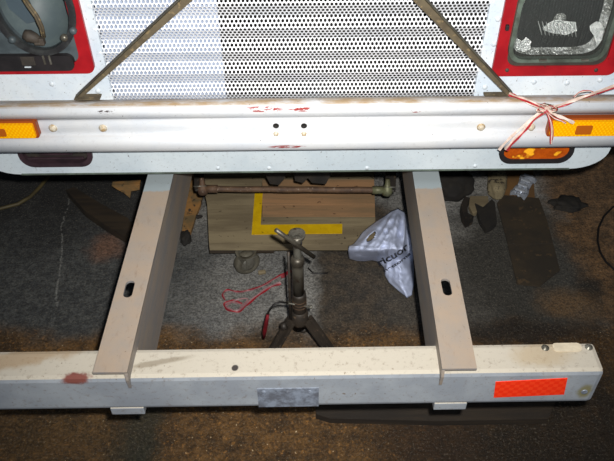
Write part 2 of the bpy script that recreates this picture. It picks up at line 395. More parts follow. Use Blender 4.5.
# headlamp boxes (measured on the right, mirrored to the left)
rx0, rx1 = Y(497, 40, PY).x, Y(611, 35, PY-.01).x+.033
rz0 = Y(550, 74, PY).z; rz1 = rz0+.215
lx1 = Y(89, 40, PY).x; lx0 = lx1-.275; lz0 = Y(60, 72, PY).z; lz1 = lz0+.215
for nm, x0, x1, hole in (('L', -.95, GX0, (lx0+.022, lz0+.018, lx1-.022, lz1-.02)), ('R', GX1, .95, (rx0+.022, rz0+.02, rx1-.022, rz1-.02))):
    b = MB()
    b.plate([[(x0, GZ0-.03), (x1, GZ0-.03), (x1, zt), (x0, zt)], rrect(*hole, .02)[::-1]], XZ(PY), .012)
    b.build('front_panel', 'panel', truck)
# strips of metal that border the grille, and the panel above it
b = MB(); b.box(((GX0+GX1)/2, PY+.004, 1.22), (GX1-GX0, .012, .08)); b.build('grille_header', 'panel', truck)
b = MB(); b.box(((GX0+GX1)/2, PY+.004, GZ0-.012), (GX1-GX0, .012, .024)); b.build('grille_sill', 'panel', truck)
# perforated corrugated sheet: real round-ish holes
pitch = .0078; rowp = pitch*.87; per = .046; amp = .0060
def wavey(z):
    t = ((z-GZ0+.006)/per) % 1.0
    tri = t/.55 if t < .55 else (1-t)/.45
    return PY+.010 - tri*amp*2
bm = bmesh.new(); vs = {}
def gv(x, z):
    k = (round(x*2e5), round(z*2e5)); v = vs.get(k)
    if v is None: v = vs[k] = bm.verts.new((x, wavey(z), z))
    return v
R = pitch/math.sqrt(3); rh = .0031; row = 0; z = GZ0
while z < 1.19:
    x = GX0-.004 + (pitch/2 if row % 2 else 0)
    while x < GX1+.004:
        out = [gv(x+R*math.sin(k*PI/3), z+R*math.cos(k*PI/3)) for k in range(6)]
        inn = [gv(x+rh*math.sin(k*PI/3), z+rh*math.cos(k*PI/3)) for k in range(6)]
        for k in range(6): bm.faces.new((out[k], out[(k+1) % 6], inn[(k+1) % 6], inn[k]))
        x += pitch
    row += 1; z += rowp
me = bpy.data.meshes.new('perforated_grille'); bmesh.ops.translate(bm, vec=(0, -1.6, 0), verts=bm.verts); bm.to_mesh(me); bm.free(); me.materials.append(M['mesh'])
g = bpy.data.objects.new('perforated_grille', me); C.objects.link(g); g.parent = truck
# painted slats close behind the left third of the sheet
xm = Y(219, 50, PY).x
b = MB(); first = None
z = GZ0-.022
b.box(((GX0+xm)/2, PY+.024, z+per*.5), (xm-GX0+.004, .003, per*.96), Matrix.Rotation(math.radians(-7), 3, 'X'), .0008)
s0 = b.build('backing_slat', 'slat', truck)
copies(s0, [(0, 0, per*k) for k in range(1, 10)])
# dark radiator matrix well behind
b = MB()
b.box(((GX0+GX1)/2, PY+.16, (GZ0+1.2)/2), (GX1-GX0+.1, .03, 1.25-GZ0))
rad = b.build('radiator', 'black', truck)
b = MB(); b.box((xm+.03, PY+.135, (GZ0+1.2)/2), (.004, .02, 1.2-GZ0)); fin0 = b.build('radiator_tube', 'grease', truck)
copies(fin0, [(k*.03, 0, 0) for k in range(1, 20)])
# side and top closing of the engine bay so daylight does not leak in
b = MB()
b.box((-.95, 1.75, .95), (.02, 1.15, .7)); b.box((.95, 1.75, .95), (.02, 1.15, .7)); b.box((0, 1.75, 1.26), (1.92, 1.15, .02)); b.box((0, 2.33, .95), (1.92, .02, .7))
b.build('cab_shell', 'panel', truck)

# rivets on the panel
rv = [(50, 81), (67, 97-12), (98, 88), (101, 96-6), (520, 83), (567, 82), (600, 80), (493, 60), (495, 43), (497, 19), (485, 88), (84, 83)]
rv = [(52, 84), (98, 91), (534, 82), (567, 83), (600, 80), (498, 19), (494, 44), (485, 87)]
p0 = Y(*rv[0], PY)
b = MB(); b.lathe([(.0055, 0), (.005, -.0015), (.003, -.003), (0, -.0034)], p0, (0, 1, 0), 12); r0 = b.build('rivet', 'rivet', truck)
copies(r0, [Y(*q, PY)-p0 for q in rv[1:]])

# ---- red lamp surrounds
def surround(x0, z0, x1, z1):
    b = MB()
    b.plate([rrect(x0, z0, x1, z1, .016), rrect(x0+.024, z0+.021, x1-.024, z1-.024, .022)[::-1]], XZ(PY-.007), .008)
    o = b.build('lamp_surround', 'red', truck)
    return o
surround(rx0, rz0, rx1, rz1); surround(lx0, lz0, lx1, lz1)
# ---- right headlamp
hx0, hx1 = Y(511, 35, PY-.01).x, Y(611, 35, PY-.01).x
hz0 = Y(560, 61, PY-.01).z; hz1 = hz0+.145
hl = MB()
hl.box(((hx0+hx1)/2, PY+.075, (hz0+hz1)/2-.004), (hx1-hx0+.012, .12, hz1-hz0+.02), None, .01)
hl = hl.build('headlamp', 'rubber', truck)
b = MB(); b.plate([rrect(hx0-.009, hz0-.020, hx1+.008, hz1+.01, .026), rrect(hx0+.004, hz0+.004, hx1-.004, hz1-.004, .026)[::-1]], XZ(PY-.004), .02); b.build('seal', 'dustyseal', hl)
b = MB(); b.plate([rrect(hx0, hz0, hx1, hz1, .028), rrect(hx0+.008, hz0+.007, hx1-.008, hz1-.007, .024)[::-1]], XZ(PY-.016), .012); b.build('rim', 'gasket', hl)
# reflector: a rectangular-mouthed dish
cx, cz = (hx0+hx1)/2, (hz0+hz1)/2; W2, H2 = (hx1-hx0)/2-.008, (hz1-hz0)/2-.007
bm = bmesh.new(); rings = []; n = 36
for i in range(9):
    t = i/8; ring = []
    for k in range(n):
        a = 2*PI*k/n; ca, sa = math.cos(a), math.sin(a); pw = .42 if t > .5 else .8
        sx = abs(ca)**pw*(1 if ca > 0 else -1); sz = abs(sa)**pw*(1 if sa > 0 else -1)
        ring.append(bm.verts.new((cx+W2*sx*(.06+.94*t), PY-.006+.012*0+.008+(1-t*t)*.052, cz+H2*sz*(.06+.94*t))))
    rings.append(ring)
for a_, b_ in zip(rings, rings[1:]):
    for k in range(n): f = bm.faces.new((a_[k], a_[(k+1) % n], b_[(k+1) % n], b_[k])); f.smooth = True
bm.faces.new(rings[0])
B = MB(); B.bm.free(); B.bm = bm; B.build('reflector', 'chrome', hl)
b = MB(); b.lathe([(.016, 0), (.017, -.02), (.012, -.03), (0, -.033)], (cx, PY+.045, cz), (0, 1, 0), 16); b.build('bulb_shield', 'chrome', hl)
# domed glass with real vertical flutes inside
bm = bmesh.new(); grid = []; nx, nz = 60, 26
for i in range(nx+1):
    col = []
    for j in range(nz+1):
        u = i/nx*2-1; v = j/nz*2-1
        # squircle mapping
        du = u*math.sqrt(max(0, 1-v*v*.16*abs(v)**3)); dv = v*math.sqrt(max(0, 1-u*u*.16*abs(u)**3))
        ry = PY-.016-.012*(1-u*u)*(1-v*v) + .0011*math.sin(i*1.6)*(1 if abs(v) < .45 else .3)
        col.append(bm.verts.new((cx+W2*1.01*du, ry, cz+H2*1.01*dv)))
    grid.append(col)
for i in range(nx):
    for j in range(nz): f = bm.faces.new((grid[i][j], grid[i+1][j], grid[i+1][j+1], grid[i][j+1])); f.smooth = True
r = bmesh.ops.solidify(bm, geom=bm.faces[:], thickness=.003)
B = MB(); B.bm.free(); B.bm = bm; B.build('headlamp_glass', 'glass', hl)
b = MB(); q = Y(507, 27, PY-.008); b.box(q, (.006, .012, .010), None, .001); b.build('adjuster_clip', 'rubber', hl)
g_ = M['ribglass'] = plastic('cast_glass_flutes', S(225, 230, 226), .1, 0, 60, 0); g_.node_tree.nodes['Principled BSDF'].inputs['Alpha'].default_value = .35
M['facet'] = mat('flash_glint_chrome', (.85, .88, .86, 1), (.6, .64, .62, 1), 40, .28, 1.0, .55, bscale=110, bd=.008)
for k in range(10):
    a_ = Y(538+k*4.0, 21+k*.4, PY-.018); c_ = Y(542+k*3.8, 35+k*.2, PY-.018)
    b = MB(); b.tube([a_, a_.lerp(c_, .5)+Vector((0, -.001, 0)), c_], [.0007, .0012, .0007], 6); b.build('lens_flute', 'ribglass', hl)
for poly in ([(516, 38), (522, 41), (526, 37), (531, 41), (530, 49), (524, 52), (517, 50)], [(542, 22), (556, 20), (576, 22), (577, 31), (566, 35), (552, 33), (543, 30)], [(589, 20), (600, 22), (604, 27), (602, 40), (597, 46), (594, 36), (590, 30)]):  # added chrome patches turned to the camera, shaped to give the flash glints
    mx = sum(q[0] for q in poly)/len(poly); my = sum(q[1] for q in poly)/len(poly); c_ = Y(mx, my, PY+.006); nn = (CAM-c_).normalized()
    b = MB(); cv = b.bm.verts.new(c_+nn*.0012); vs_ = []
    for x_, y_ in poly:
        r_ = ray(x_, y_); t_ = (c_-CAM).dot(nn)/r_.dot(nn); vs_.append(b.bm.verts.new(CAM+r_*t_))
    lo_ = [b.bm.verts.new(v.co-nn*.006) for v in vs_]
    fs_ = []
    for k in range(len(vs_)):
        k2 = (k+1) % len(vs_); fs_ += [b.bm.faces.new((cv, vs_[k], vs_[k2])), b.bm.faces.new((vs_[k], lo_[k], lo_[k2], vs_[k2]))]
    b._f(fs_); b.build('glint_facet', 'facet', hl)
for px in (543, 585):
    q = Y(px, 60, PY-.018); b = MB(); b.box(q, (.014, .006, .003), None, .0008); b.build('rim_clip', 'steel', hl)
for px in (507, 596):
    q = Y(px, 70, PY-.007); b = MB(); b.lathe([(.004, 0), (.0035, -.002), (0, -.003)], q, (0, 1, 0), 10); b.build('screw', 'dustyseal', hl)

# ---- left lamp place without its glass
ll = MB(); ocx, ocz = Y(33, 6, PY).x, Y(33, 6, PY).z
ell = [(ocx+.064*math.cos(2*PI*k/40), ocz+.083*math.sin(2*PI*k/40)) for k in range(40)]
sx0, sx1 = lx0+.026, lx1-.03
slotz0, slotz1 = Y(40, 68, PY).z, Y(40, 53, PY).z
ll.plate([rrect(lx0+.020, lz0+.016, lx1-.022, lz1-.018, .02), ell[::-1]], XZ(PY-.001), .012)
ll = ll.build('lamp_housing', 'housing', truck)
b = MB(); b.plate([[(ocx+(x-ocx)*1.2, ocz+(z-ocz)*1.13) for x, z in ell], ell[::-1]], XZ(PY-.010), .012); b.build('retaining_ring', 'ring', ll)
b = MB(); b.lathe([(.0, .075), (.02, .07), (.045, .055), (.062, .03), (.0705, 0)], (ocx, PY+.004, ocz), (0, 1, 0), 40, 1.0, 1.18); b.build('bowl', 'bowl', ll)
q = Y(10, 14, PY+.03)
b = MB(); b.plate([[(ocx-.068, ocz+.03), (ocx-.03, ocz+.07), (ocx-.012, ocz-.045), (ocx-.035, ocz-.05), (ocx-.06, ocz-.02)]], XZ(PY+.034), .002); b.build('bowl_shade_half', 'bowldark', ll)  # darker plate stands in for the shaded half of the bowl
b = MB(); b.plate([rrect(lx0+.02, slotz0, Y(75, 60, PY).x, slotz1, .013)], XZ(PY-.012), .012); sl = b.build('lower_slot', 'rubber', ll)
for px in (44, 50):
    q = Y(px, 60, PY-.013); b = MB(); b.box(q, (.0035, .003, .018), None, .0006); b.build('slot_clip', 'steel', ll)
q = Y(28, 61, PY-.0125); b = MB(); b.box(q, (.026, .003, .018), None, .001); b.build('slot_insert', 'dustyseal', ll)
q = Y(28, 67, PY-.013); b = MB(); b.box(q, (.012, .003, .002)); b.build('chip', 'rivet', ll)
for px, py in ((64, 38), (12, 40), (73, 31)):
    q = Y(px, py, PY-.012); b = MB(); b.lathe([(.007, .004), (.007, -.002), (.004, -.005), (0, -.005)], q, (0, 1, 0), 8); b.build('ring_screw', 'steel' if px == 64 else 'housing', ll)
# connector hanging on its wire
pts = [Y(20, -6, PY+.02), Y(28, 6, PY-.0), Y(36, 17, PY-.005), Y(41, 28, PY-.008), Y(43, 38, PY-.004)]
b = MB(); b.tube(pts, .0035, 8); pts2 = [q+Vector((.004, -.002, .003)) for q in pts]; b.tube(pts2, .003, 8); b.build('lamp_wire', 'brace', ll)
b = MB(); a_ = Y(24, 34, PY-.006); c_ = Y(40, 40, PY-.008)
b.tube([a_, a_+(c_-a_)*.3, a_+(c_-a_)*.7, c_], [.009, .012, .010, .006], 10); b.box(Y(42, 41, PY-.010), (.010, .012, .014), None, .002); b.box(Y(38, 43, PY-.012), (.012, .010, .006), None, .002)
b.build('bulb_connector', 'dustyseal', ll)

# ---- bumper: a pressed two-rib section
def hz_(hy, py): return (hy, Y(307, py, hy).z)
key = [hz_(1.19, 97.5), hz_(1.168, 98), hz_(1.150, 100), hz_(1.138, 104), hz_(1.132, 109), hz_(1.131, 113), hz_(1.136, 116), hz_(1.143, 117), hz_(1.144, 119), hz_(1.141, 124), hz_(1.141, 131),
       hz_(1.136, 135), hz_(1.131, 139), hz_(1.129, 143), hz_(1.131, 147), hz_(1.136, 149.5), hz_(1.145, 150)]
sk = []
for i in range(len(key)-1):                 # densify with catmull
    p0_, p1_, p2_, p3_ = key[max(i-1, 0)], key[i], key[i+1], key[min(i+2, len(key)-1)]
    for t in (0, .33, .66):
        sk.append(tuple(.5*((2*p1_[a])+(-p0_[a]+p2_[a])*t+(2*p0_[a]-5*p1_[a]+4*p2_[a]-p3_[a])*t*t+(-p0_[a]+3*p1_[a]-3*p2_[a]+p3_[a])*t**3) for a in (0, 1)))
sk.append(key[-1])
b = MB(); back = [(y+.004, z-.0005) for y, z in sk]
b.extrude(sk+[(1.149, sk[-1][1])]+[(y+.004, z-.003) for y, z in sk[::-1]][1:], -.92, .92, True, True)
bumper = b.build('bumper', 'bumper', truck)
try:
    for pl in bumper.data.polygons: pl.use_smooth = len(pl.vertices) == 4
except Exception: pass
YB = 1.141
bl = [(53, 128), (103, 128), (481, 127)]
p0 = Y(*bl[0], YB); b = MB(); b.lathe([(.0085, 0), (.0085, -.001), (.006, -.0012), (.006, -.005), (.004, -.0065), (0, -.0068)], p0, (0, 1, 0), 12); r0 = b.build('bolt', 'bolt', bumper)
copies(r0, [Y(*q, YB)-p0 for q in bl[1:]+[(531, 127)]])
hl_ = [(276, 134.5), (304, 134.5)]
p0 = Y(*hl_[0], YB-.003); b = MB(); b.lathe([(.0062, .002), (.006, -.001), (.0045, -.0012), (.004, -.0035), (0, -.0036)], p0, (0, 1, 0), 12); r0 = b.build('plug', 'bolt', bumper); copies(r0, [Y(*hl_[1], YB-.003)-p0])
hl_ = [(276, 125.5), (304, 125.5)]
p0 = Y(*hl_[0], YB-.0035); b = MB(); b.lathe([(.0062, -.0012), (.0056, -.0016), (.005, .0002), (0, .001)], p0, (0, 1, 0), 12); r0 = b.build('bolt_hole', 'black', bumper); copies(r0, [Y(*hl_[1], YB-.0035)-p0])
# marker lamps on the bumper
def marker(ax, bx, ty, by, core):
    x0, x1 = Y(ax, 128, YB-.012).x, Y(bx, 128, YB-.012).x; z0, z1 = Y(ax if bx > 400 else bx, by, YB-.012).z, Y(ax if bx > 400 else bx, ty, YB-.012).z
    b = MB(); b.plate([rrect(x0, z0, x1, z1, .006)], XZ(YB-.012), .012); fr = b.build('marker_lamp', 'amberframe', truck)
    b = MB(); xl0, xl1 = x0+.005, x1-.005
    b.plate([rrect(xl0, z0+.004, xl1, z1-.0045, .003)], XZ(YB-.018), .008); b.build('amber_lens', 'amber', fr)
    c0, c1 = core; cc = Y((c0+c1)/2, 128, YB-.018)
    b = MB(); b.plate([rrect(Y(c0, 128, YB).x, z0+.009, Y(c1, 128, YB).x, z1-.013, .003)], XZ(YB-.0195), .004); b.build('lens_core', 'amberdark', fr)
marker(-45, 37, 121, 138, (-10, 9)); marker(548, 632, 118.5, 136.5, (572, 588))

# ---- valance under the bumper, with rounded outer corners and oval lamp openings
VB = Y(300, 171.5, PY).z; VT = Y(300, 140, PY).z
xr = Y(610, 150, PY).x; xl = -.66
def corner(sx, xe):
    pts = []
    for k in range(9):
        t = k/8*PI/2; pts.append((xe-sx*(.075-.075*math.sin(t)), VB+.05-.05*math.cos(t)))
    return pts
pr = corner(1, xr); pl_ = corner(-1, xl)
outer = [(x, z) for x, z in pr] + [(xr, VT), (xl, VT)] + [(x, z) for x, z in pl_[::-1]]
ov = lambda a, c, t, bt: rrect(Y(a, 155, PY).x, Y((a+c)/2, bt, PY).z, Y(c, 155, PY).x, Y((a+c)/2, t, PY).z, .028)
holeL = ov(20, 92, 141, 165); holeR = ov(499, 571, 139, 161.5)
b = MB(); b.plate([outer, holeL[::-1], holeR[::-1]], XZ(PY), .004)
val = b.build('valance', 'valance', truck)
b = MB(); b.box(((xl+xr)/2, PY+.001, VB+.001), (xr-xl-.15, .008, .003), None, .001); b.build('lower_seam', 'gasket', val)
def scaled(lp, k, o=0):
    mx = sum(q[0] for q in lp)/len(lp); mz = sum(q[1] for q in lp)/len(lp)
    hx = max(q[0] for q in lp)-mx; hz2 = max(q[1] for q in lp)-mz
    return [(mx+(x-mx)*(1+k/hx), mz+(z-mz)*(1+k/hz2)) for x, z in lp]
for nm, hole, m1, m2 in (('L', holeL, 'purplerub', 'grease'), ('R', holeR, 'rubber', 'orangelens')):
    b = MB(); b.plate([scaled(hole, .002), scaled(hole, -.008)[::-1]], XZ(PY-.005), .02); g_ = b.build('turn_lamp', m1, truck)
    b = MB(); b.plate([scaled(hole, -.0075)], XZ(PY+.008 if nm == 'L' else PY-.001), .006); b.build('lamp_recess' if nm == 'L' else 'orange_lens', m2, g_)
    if nm == 'L':
        q = Y(56, 158, PY+.004); b = MB(); b.box(q, (.12, .006, .004), None, .001); b.build('lamp_rib', 'purplerub', g_)
        q = Y(56, 153, PY+.004); b = MB(); b.box(q, (.07, .006, .010), None, .002); b.build('inner_lens', 'purplerub', g_)
q = [(288, 168), (246, 166), (150, 168), (462, 167)]
for i, s_ in enumerate([(218, 168), (269, 168), (367, 168), (475, 166)]):
    if i == 0: p0 = Y(*s_, PY); b = MB(); b.lathe([(.005, 0), (.0045, -.0015), (0, -.0025)], p0, (0, 1, 0), 10); r0 = b.build('valance_rivet', 'rivet', val)
    else: copies(r0, [Y(*s_, PY)-p0])

# ---- sloping braces (angle bars that widen upwards)
for sg, lo, hi in ((-1, ((76.5, 97), (82, 97)), ((184, -4), (197, -4))), (1, ((507, 95), (513, 95)), ((409, -4), (422, -4)))):
    P = [Y(x, y, 1.158) for x, y in (lo[0], lo[1], hi[1], hi[0])]
    for k in (2, 3): P[k] = P[k]+(P[k]-P[1 if k == 2 else 0])*.5
    b = MB().use('brace'); b.plate([[(q.x, q.z) for q in P]], XZ(1.156), .004)
    b.use('braceedge'); e0, e1 = (P[0], P[3]) if sg < 0 else (P[1], P[2])
    b.beam(e0+Vector((0, .006, 0)), e1+Vector((0, .006, 0)), .016, .003, (e1-e0).cross(Vector((0, 1, 0))), .0006)
    o = b.build('brace', None, truck)
b = MB(); q = Y(88, 97, 1.168); b.box(q, (.05, .02, .003), None, .001); b.build('brace_foot', 'brace', truck)
b = MB(); q = Y(497, 95, 1.168); b.box(q, (.05, .02, .003), None, .001); b.build('brace_foot', 'brace', truck)

# ---- under the truck: tie rod, cross members, wheels, dark running gear
zr_ = .27
A_ = Y(207, 189, 1.50); B_ = Y(383, 190, 1.50)
b = MB(); n = 14
b.tube([A_.lerp(B_, k/n)+Vector((0, 0, .0006*math.sin(k*1.7))) for k in range(n+1)], [.0085+.0003*math.sin(k*2.3) for k in range(n+1)], 12)
tr = b.build('tie_rod', 'rust', truck)
for q, sg in ((A_, -1), (B_, 1)):
    b = MB(); b.lathe([(0, -.02), (.013, -.018), (.016, -.006), (.013, .006), (.008, .012), (.006, .03), (0, .03)], q+Vector((sg*.012, 0, .004)), (0, .3, 1), 12)
    b.tube([q+Vector((sg*-.03, 0, 0)), q+Vector((sg*.002, 0, 0))], .0115, 8)
    b.build('ball_joint', 'greenfit' if sg > 0 else 'rust', tr)
    b = MB(); b.tube([q+Vector((sg*.0, -.004, .014)), q+Vector((sg*.035, -.01, .018))], .0015, 6); b.tube([q+Vector((sg*.0, -.004, .008)), q+Vector((sg*.03, -.01, .004))], .0015, 6); b.build('split_pin', 'steel', tr)
# steering drop arm that runs back from the right ball joint
b = MB(); b.beam(B_+Vector((.02, 0, 0)), B_+Vector((.05, .25, .03)), .03, .02, (0, 0, 1), .003); b.build('steering_arm', 'grease', truck)
b = MB(); b.beam(A_+Vector((-.02, 0, 0)), A_+Vector((-.05, .25, .03)), .03, .02, (0, 0, 1), .003); b.build('steering_arm', 'grease', truck)
for bx in ([(262, 165), (286, 165), (285, 178), (279, 185), (270, 184), (266, 176)], [(293, 165), (333, 165), (331, 174), (326, 184), (312, 183), (308, 178), (303, 183), (295, 181)]):
    b = MB(); b.plate([[(Y(x, y, 1.47).x, Y(x, y, 1.47).z) for x, y in bx]], XZ(1.47), .006); b.build('hanging_bracket', 'grease', truck)
# front axle beam and cross member high behind the rod
b = MB(); b.beam((-.75, 1.95, .40), (.75, 1.95, .40), .09, .09, (0, 0, 1), .01); b.build('axle_beam', 'grease', truck)
b = MB(); b.beam((-.85, 1.62, .56), (.85, 1.62, .56), .18, .12, (0, 0, 1), .01); b.build('cross_member', 'black', truck)
def wheel(cx_, cy_, r_, w_):
    prof = [(.0, -w_/2+.03), (r_*.5, -w_/2+.03), (r_*.58, -w_/2), (r_*.8, -w_/2-.005), (r_*.95, -w_/2+.015), (r_, -w_/2+.035), (r_, w_/2-.035), (r_*.95, w_/2-.015), (r_*.8, w_/2+.005), (r_*.58, w_/2), (r_*.5, w_/2-.03), (0, w_/2-.03)]
    b = MB(); b.lathe(prof, (cx_, cy_, r_), (1, 0, 0), 40); t = b.build('wheel', 'rubber', truck)
    b = MB(); b.box((cx_, cy_-r_-.002, r_), (.02, .008, .03), None, .002); tb = b
    for k in range(36):
        a = 2*PI*k/36
        for xo in (-.05, 0, .05):
            a2 = a+(.08 if xo == 0 else 0)
            tb.box((cx_+xo, cy_+math.cos(a2)*(r_+.002), r_+math.sin(a2)*(r_+.002)), (.04, .01, .034), Matrix.Rotation(a2, 3, 'X'))
    o = tb.build('tread_blocks', 'rubber', t); o['kind'] = 'stuff'
wheel(-.80, 1.99, .36, .17); wheel(.83, 2.05, .36, .17)
# brake drums / hubs inboard
q = Z(468, 205, .14)
b = MB(); b.lathe([(0, -.04), (.055, -.04), (.085, -.03), (.09, -.01), (.09, .03), (.07, .04), (0, .045)], (q.x, 1.74, .28), (0, -1, .35), 24); b.build('hub', 'grease', truck)
b = MB(); b.lathe([(0, -.03), (.035, -.03), (.06, -.02), (.06, .02), (.03, .03), (0, .03)], (q.x-.06, 1.70, .33), (0, -1, .5), 20); b.build('hub_cover', 'rubber', truck)
q = Y(128, 186, 1.72)
b = MB(); b.plate([[(q.x-.045, q.z+.018), (q.x+.045, q.z+.024), (q.x+.04, q.z), (q.x+.012, q.z-.006), (q.x+.004, q.z-.034), (q.x-.012, q.z-.012), (q.x-.03, q.z+.002)]], XZ(1.70), .02); b.build('spring_hanger', 'woodtan', truck)
b = MB()
for k in range(4): b.beam((q.x+.02, 1.55, .33+.012*k), (q.x-.02, 2.1, .30+.012*k), .055, .009, (0, 0, 1), .001)
b.build('leaf_spring', 'grease', truck)
b = MB(); b.beam((q.x-.12, 1.74, .30), (q.x+.10, 1.76, .25), .16, .10, (0, 0, 1), .01); b.build('brake_backplate', 'black', truck)

# ================================================================== galvanised frame: two rails and the cross beam
frame = thing('steel_frame', 'grey-painted steel rails joined by a thick cross beam jutting out below the bumper', 'frame', (0, .95, .36))
RZ = .50; TH = .005
slotL, slotR = Z(129, 289, RZ), Z(446.5, 287, RZ)
def slot(c):
    return [(x, y) for x, y in rrect(c.x-.0085, c.y-.021, c.x+.0085, c.y+.021, .0084, 5)]
for sg, xi, xo, sl_, kk, HH in ((-1, -.267, -.324, slotL, .011, .145), (1, .2575, .3155, slotR, .026, .115)):
    b = MB(); x0, x1 = min(xi, xo), max(xi, xo)
    b.plate([[(x0, .684), (x1, .684), (x1+kk*1.216, 1.9), (x0+kk*1.216, 1.9)], slot(sl_)[::-1]], XY(RZ), TH)
    rl = b.build('rail', 'rail', frame)
    # web on the inner side with the notch that sits over the beam, and the lower flange
    b = MB(); xw = xi - (TH/2 if sg < 0 else -TH/2)*1
    zb = RZ-HH
    prof = [(.688, RZ-.030), (.684, RZ-.046), (.681, RZ-.020), (.684, RZ-.006), (.69, RZ-.001), (1.9, RZ-.001), (1.9, zb), (.76, zb), (.757, RZ-.026)]
    if sg < 0: b.plate([[(y, z) for y, z in prof]], lambda u, v, d: (xi-d+kk*(u-.684), u, v), TH)
    else: b.plate([[(y, z) for y, z in prof]], lambda u, v, d: (xi+d+kk*(u-.684), u, v), TH)
    b.build('web', 'rail', rl)
    b = MB(); xe = xi+(.018 if sg > 0 else -.018); q0, q1 = min(xi, xe), max(xi, xe); b.plate([[(q0+kk*.08, .76), (q1+kk*.08, .76), (q1+kk*1.216, 1.9), (q0+kk*1.216, 1.9)]], XY(zb), TH); b.build('lower_flange', 'rail', rl)
BT = .475; BY0, BY1 = .690, .753; BB = Y(300, 406.5, .69).z
b = MB(); b.box((-.002, (BY0+BY1)/2, (BT+BB)/2), (1.080, BY1-BY0, BT-BB), None, .009); beam = b.build('cross_beam', 'beam', frame)
beam.rotation_euler.z = .005
# tabs under the beam
for a_, c_, yb in ((113, 146, 415), (431, 463, 412.5)):
    x0, x1 = Y(a_, 410, .70).x, Y(c_, 410, .70).x
    b = MB(); b.box(((x0+x1)/2, .715, BB-.008), (x1-x0, .05, .020), None, .002); tb = b.build('tab', 'beam', beam)
# reflector strip
x0, x1 = Y(493, 389, BY0).x, Y(566, 387, BY0).x; z0 = Y(493, 397.5, BY0).z; z1 = Y(566, 377.5, BY0).z
b = MB(); b.plate([[(Y(x, y, BY0).x, Y(x, y, BY0).z) for x, y in ((493, 398), (563.5, 395.2), (567, 379), (495, 382.5))]], XZ(BY0-.0012), .0015); b.build('reflector_strip', 'reflector', beam)['label'] = 'red-orange reflective strip'
# riveted plate
x0, x1 = Y(257, 395, BY0).x, Y(318, 395, BY0).x; z0 = Y(287, 406, BY0).z; z1 = Y(287, 388, BY0).z
b = MB(); b.plate([[(x0, z0), (x1, z0), (x1, z1), (x0, z1)]], XZ(BY0-.0015), .002); pt = b.build('name_plate', 'plate', beam); pt['label'] = 'scuffed blank metal plate'
for px in (263, 287, 309):
    q = Y(px, 392, BY0-.0015); b = MB(); b.lathe([(.004, 0), (.0038, -.001), (.0028, -.0005), (0, 0)], q, (0, 1, 0), 10); b.build('plate_hole', 'plate', beam)
# raised pad with two bolts at the right end of the beam top
a_, c_ = Z(545, 349, BT), Z(588, 347, BT)
b = MB(); b.plate([rrect(a_.x+.013, a_.y-.009, c_.x-.013, a_.y+.009, .007)], XY(BT+.002), .003); b.build('pad', 'padcream', beam)['label'] = 'pale worn pad on the beam top'
for q in (a_, c_):
    b = MB(); b.lathe([(.007, 0), (.007, .001), (.0045, .001), (.0045, .003), (0, .0035)], Vector((q.x, a_.y, BT)), (0, 0, 1), 10); b.build('pad_bolt', 'steel', beam)
q = Y(584, 393, BY0); b = MB(); b.lathe([(.006, 0), (.0055, -.0016), (.004, -.001), (0, -.0005)], q, (0, 1, 0), 12); b.build('end_bolt', 'plate', beam)

# ================================================================== plank dolly on casters
DZ = .105
d0 = Z(290, 215, DZ)
dolly = thing('plank_dolly', 'low wheeled dolly of weathered planks with a yellow tape corner', 'dolly', (d0.x, d0.y, 0))
rows_ = [(244, 217, 'wood'), (216.4, 205, 'wood'), (204.6, 192, 'wood'), (191.4, 180, 'wood'), (179.5, 168, 'wood')]
ex = lambda y: 209-(244-y)*.045 if y > 200 else 204.5
fx = lambda y: 376-(244-y)*.03
def plank(poly, mt, dz=0):
    b = MB(); b.plate([[(Z(x, y, DZ).x, Z(x, y, DZ).y) for x, y in poly]], XY(DZ+dz), .025); return b.build('plank', mt, dolly)
for i, (yb, yt, mt) in enumerate(rows_):
    if i in (1, 2, 3):
        plank([(ex(yb), yb), (261.6, yb), (261.8, yt), (ex(yt), yt)], 'wood')
        plank([(262.2, yb), (fx(yb), yb), (fx(yt), yt), (262.4, yt)], 'woodorange', .0005*i)['label'] = 'orange-stained plank'
    else:
        plank([(ex(yb), yb), (fx(yb), yb), (fx(yt), yt), (ex(yt), yt)], mt)
pa = Z(209, 244, DZ-.02); pb = Z(274, 244, DZ-.02)
b = MB(); b.box(((pa.x+pb.x)/2, pa.y-.001, DZ-.032), (pb.x-pa.x, .022, .030), None, .002); b.build('batten', 'wooddark', dolly)
for x in (pa.x+.04, Z(360, 244, DZ).x-.04):
    b = MB(); b.box((x, d0.y+.09, DZ-.038), (.05, .26, .024), None, .002); b.build('batten', 'wooddark', dolly)
# L of yellow tape
t0 = Z(252, 230, DZ); t1 = Z(342, 230, DZ)
yb, yt = Z(290, 234.5, DZ).y, Z(290, 225, DZ).y; yv = Z(256, 188, DZ).y; xv0, xv1 = Z(252, 230, DZ).x, Z(260.5, 230, DZ).x
b = MB(); b.plate([[(xv0, yb), (t1.x, yb+.001), (t1.x+.002, yt), (xv1, yt), (xv1, yv), (xv0, yv)]], XY(DZ+.0025), .0022); b.build('yellow_tape', 'yellow', dolly)
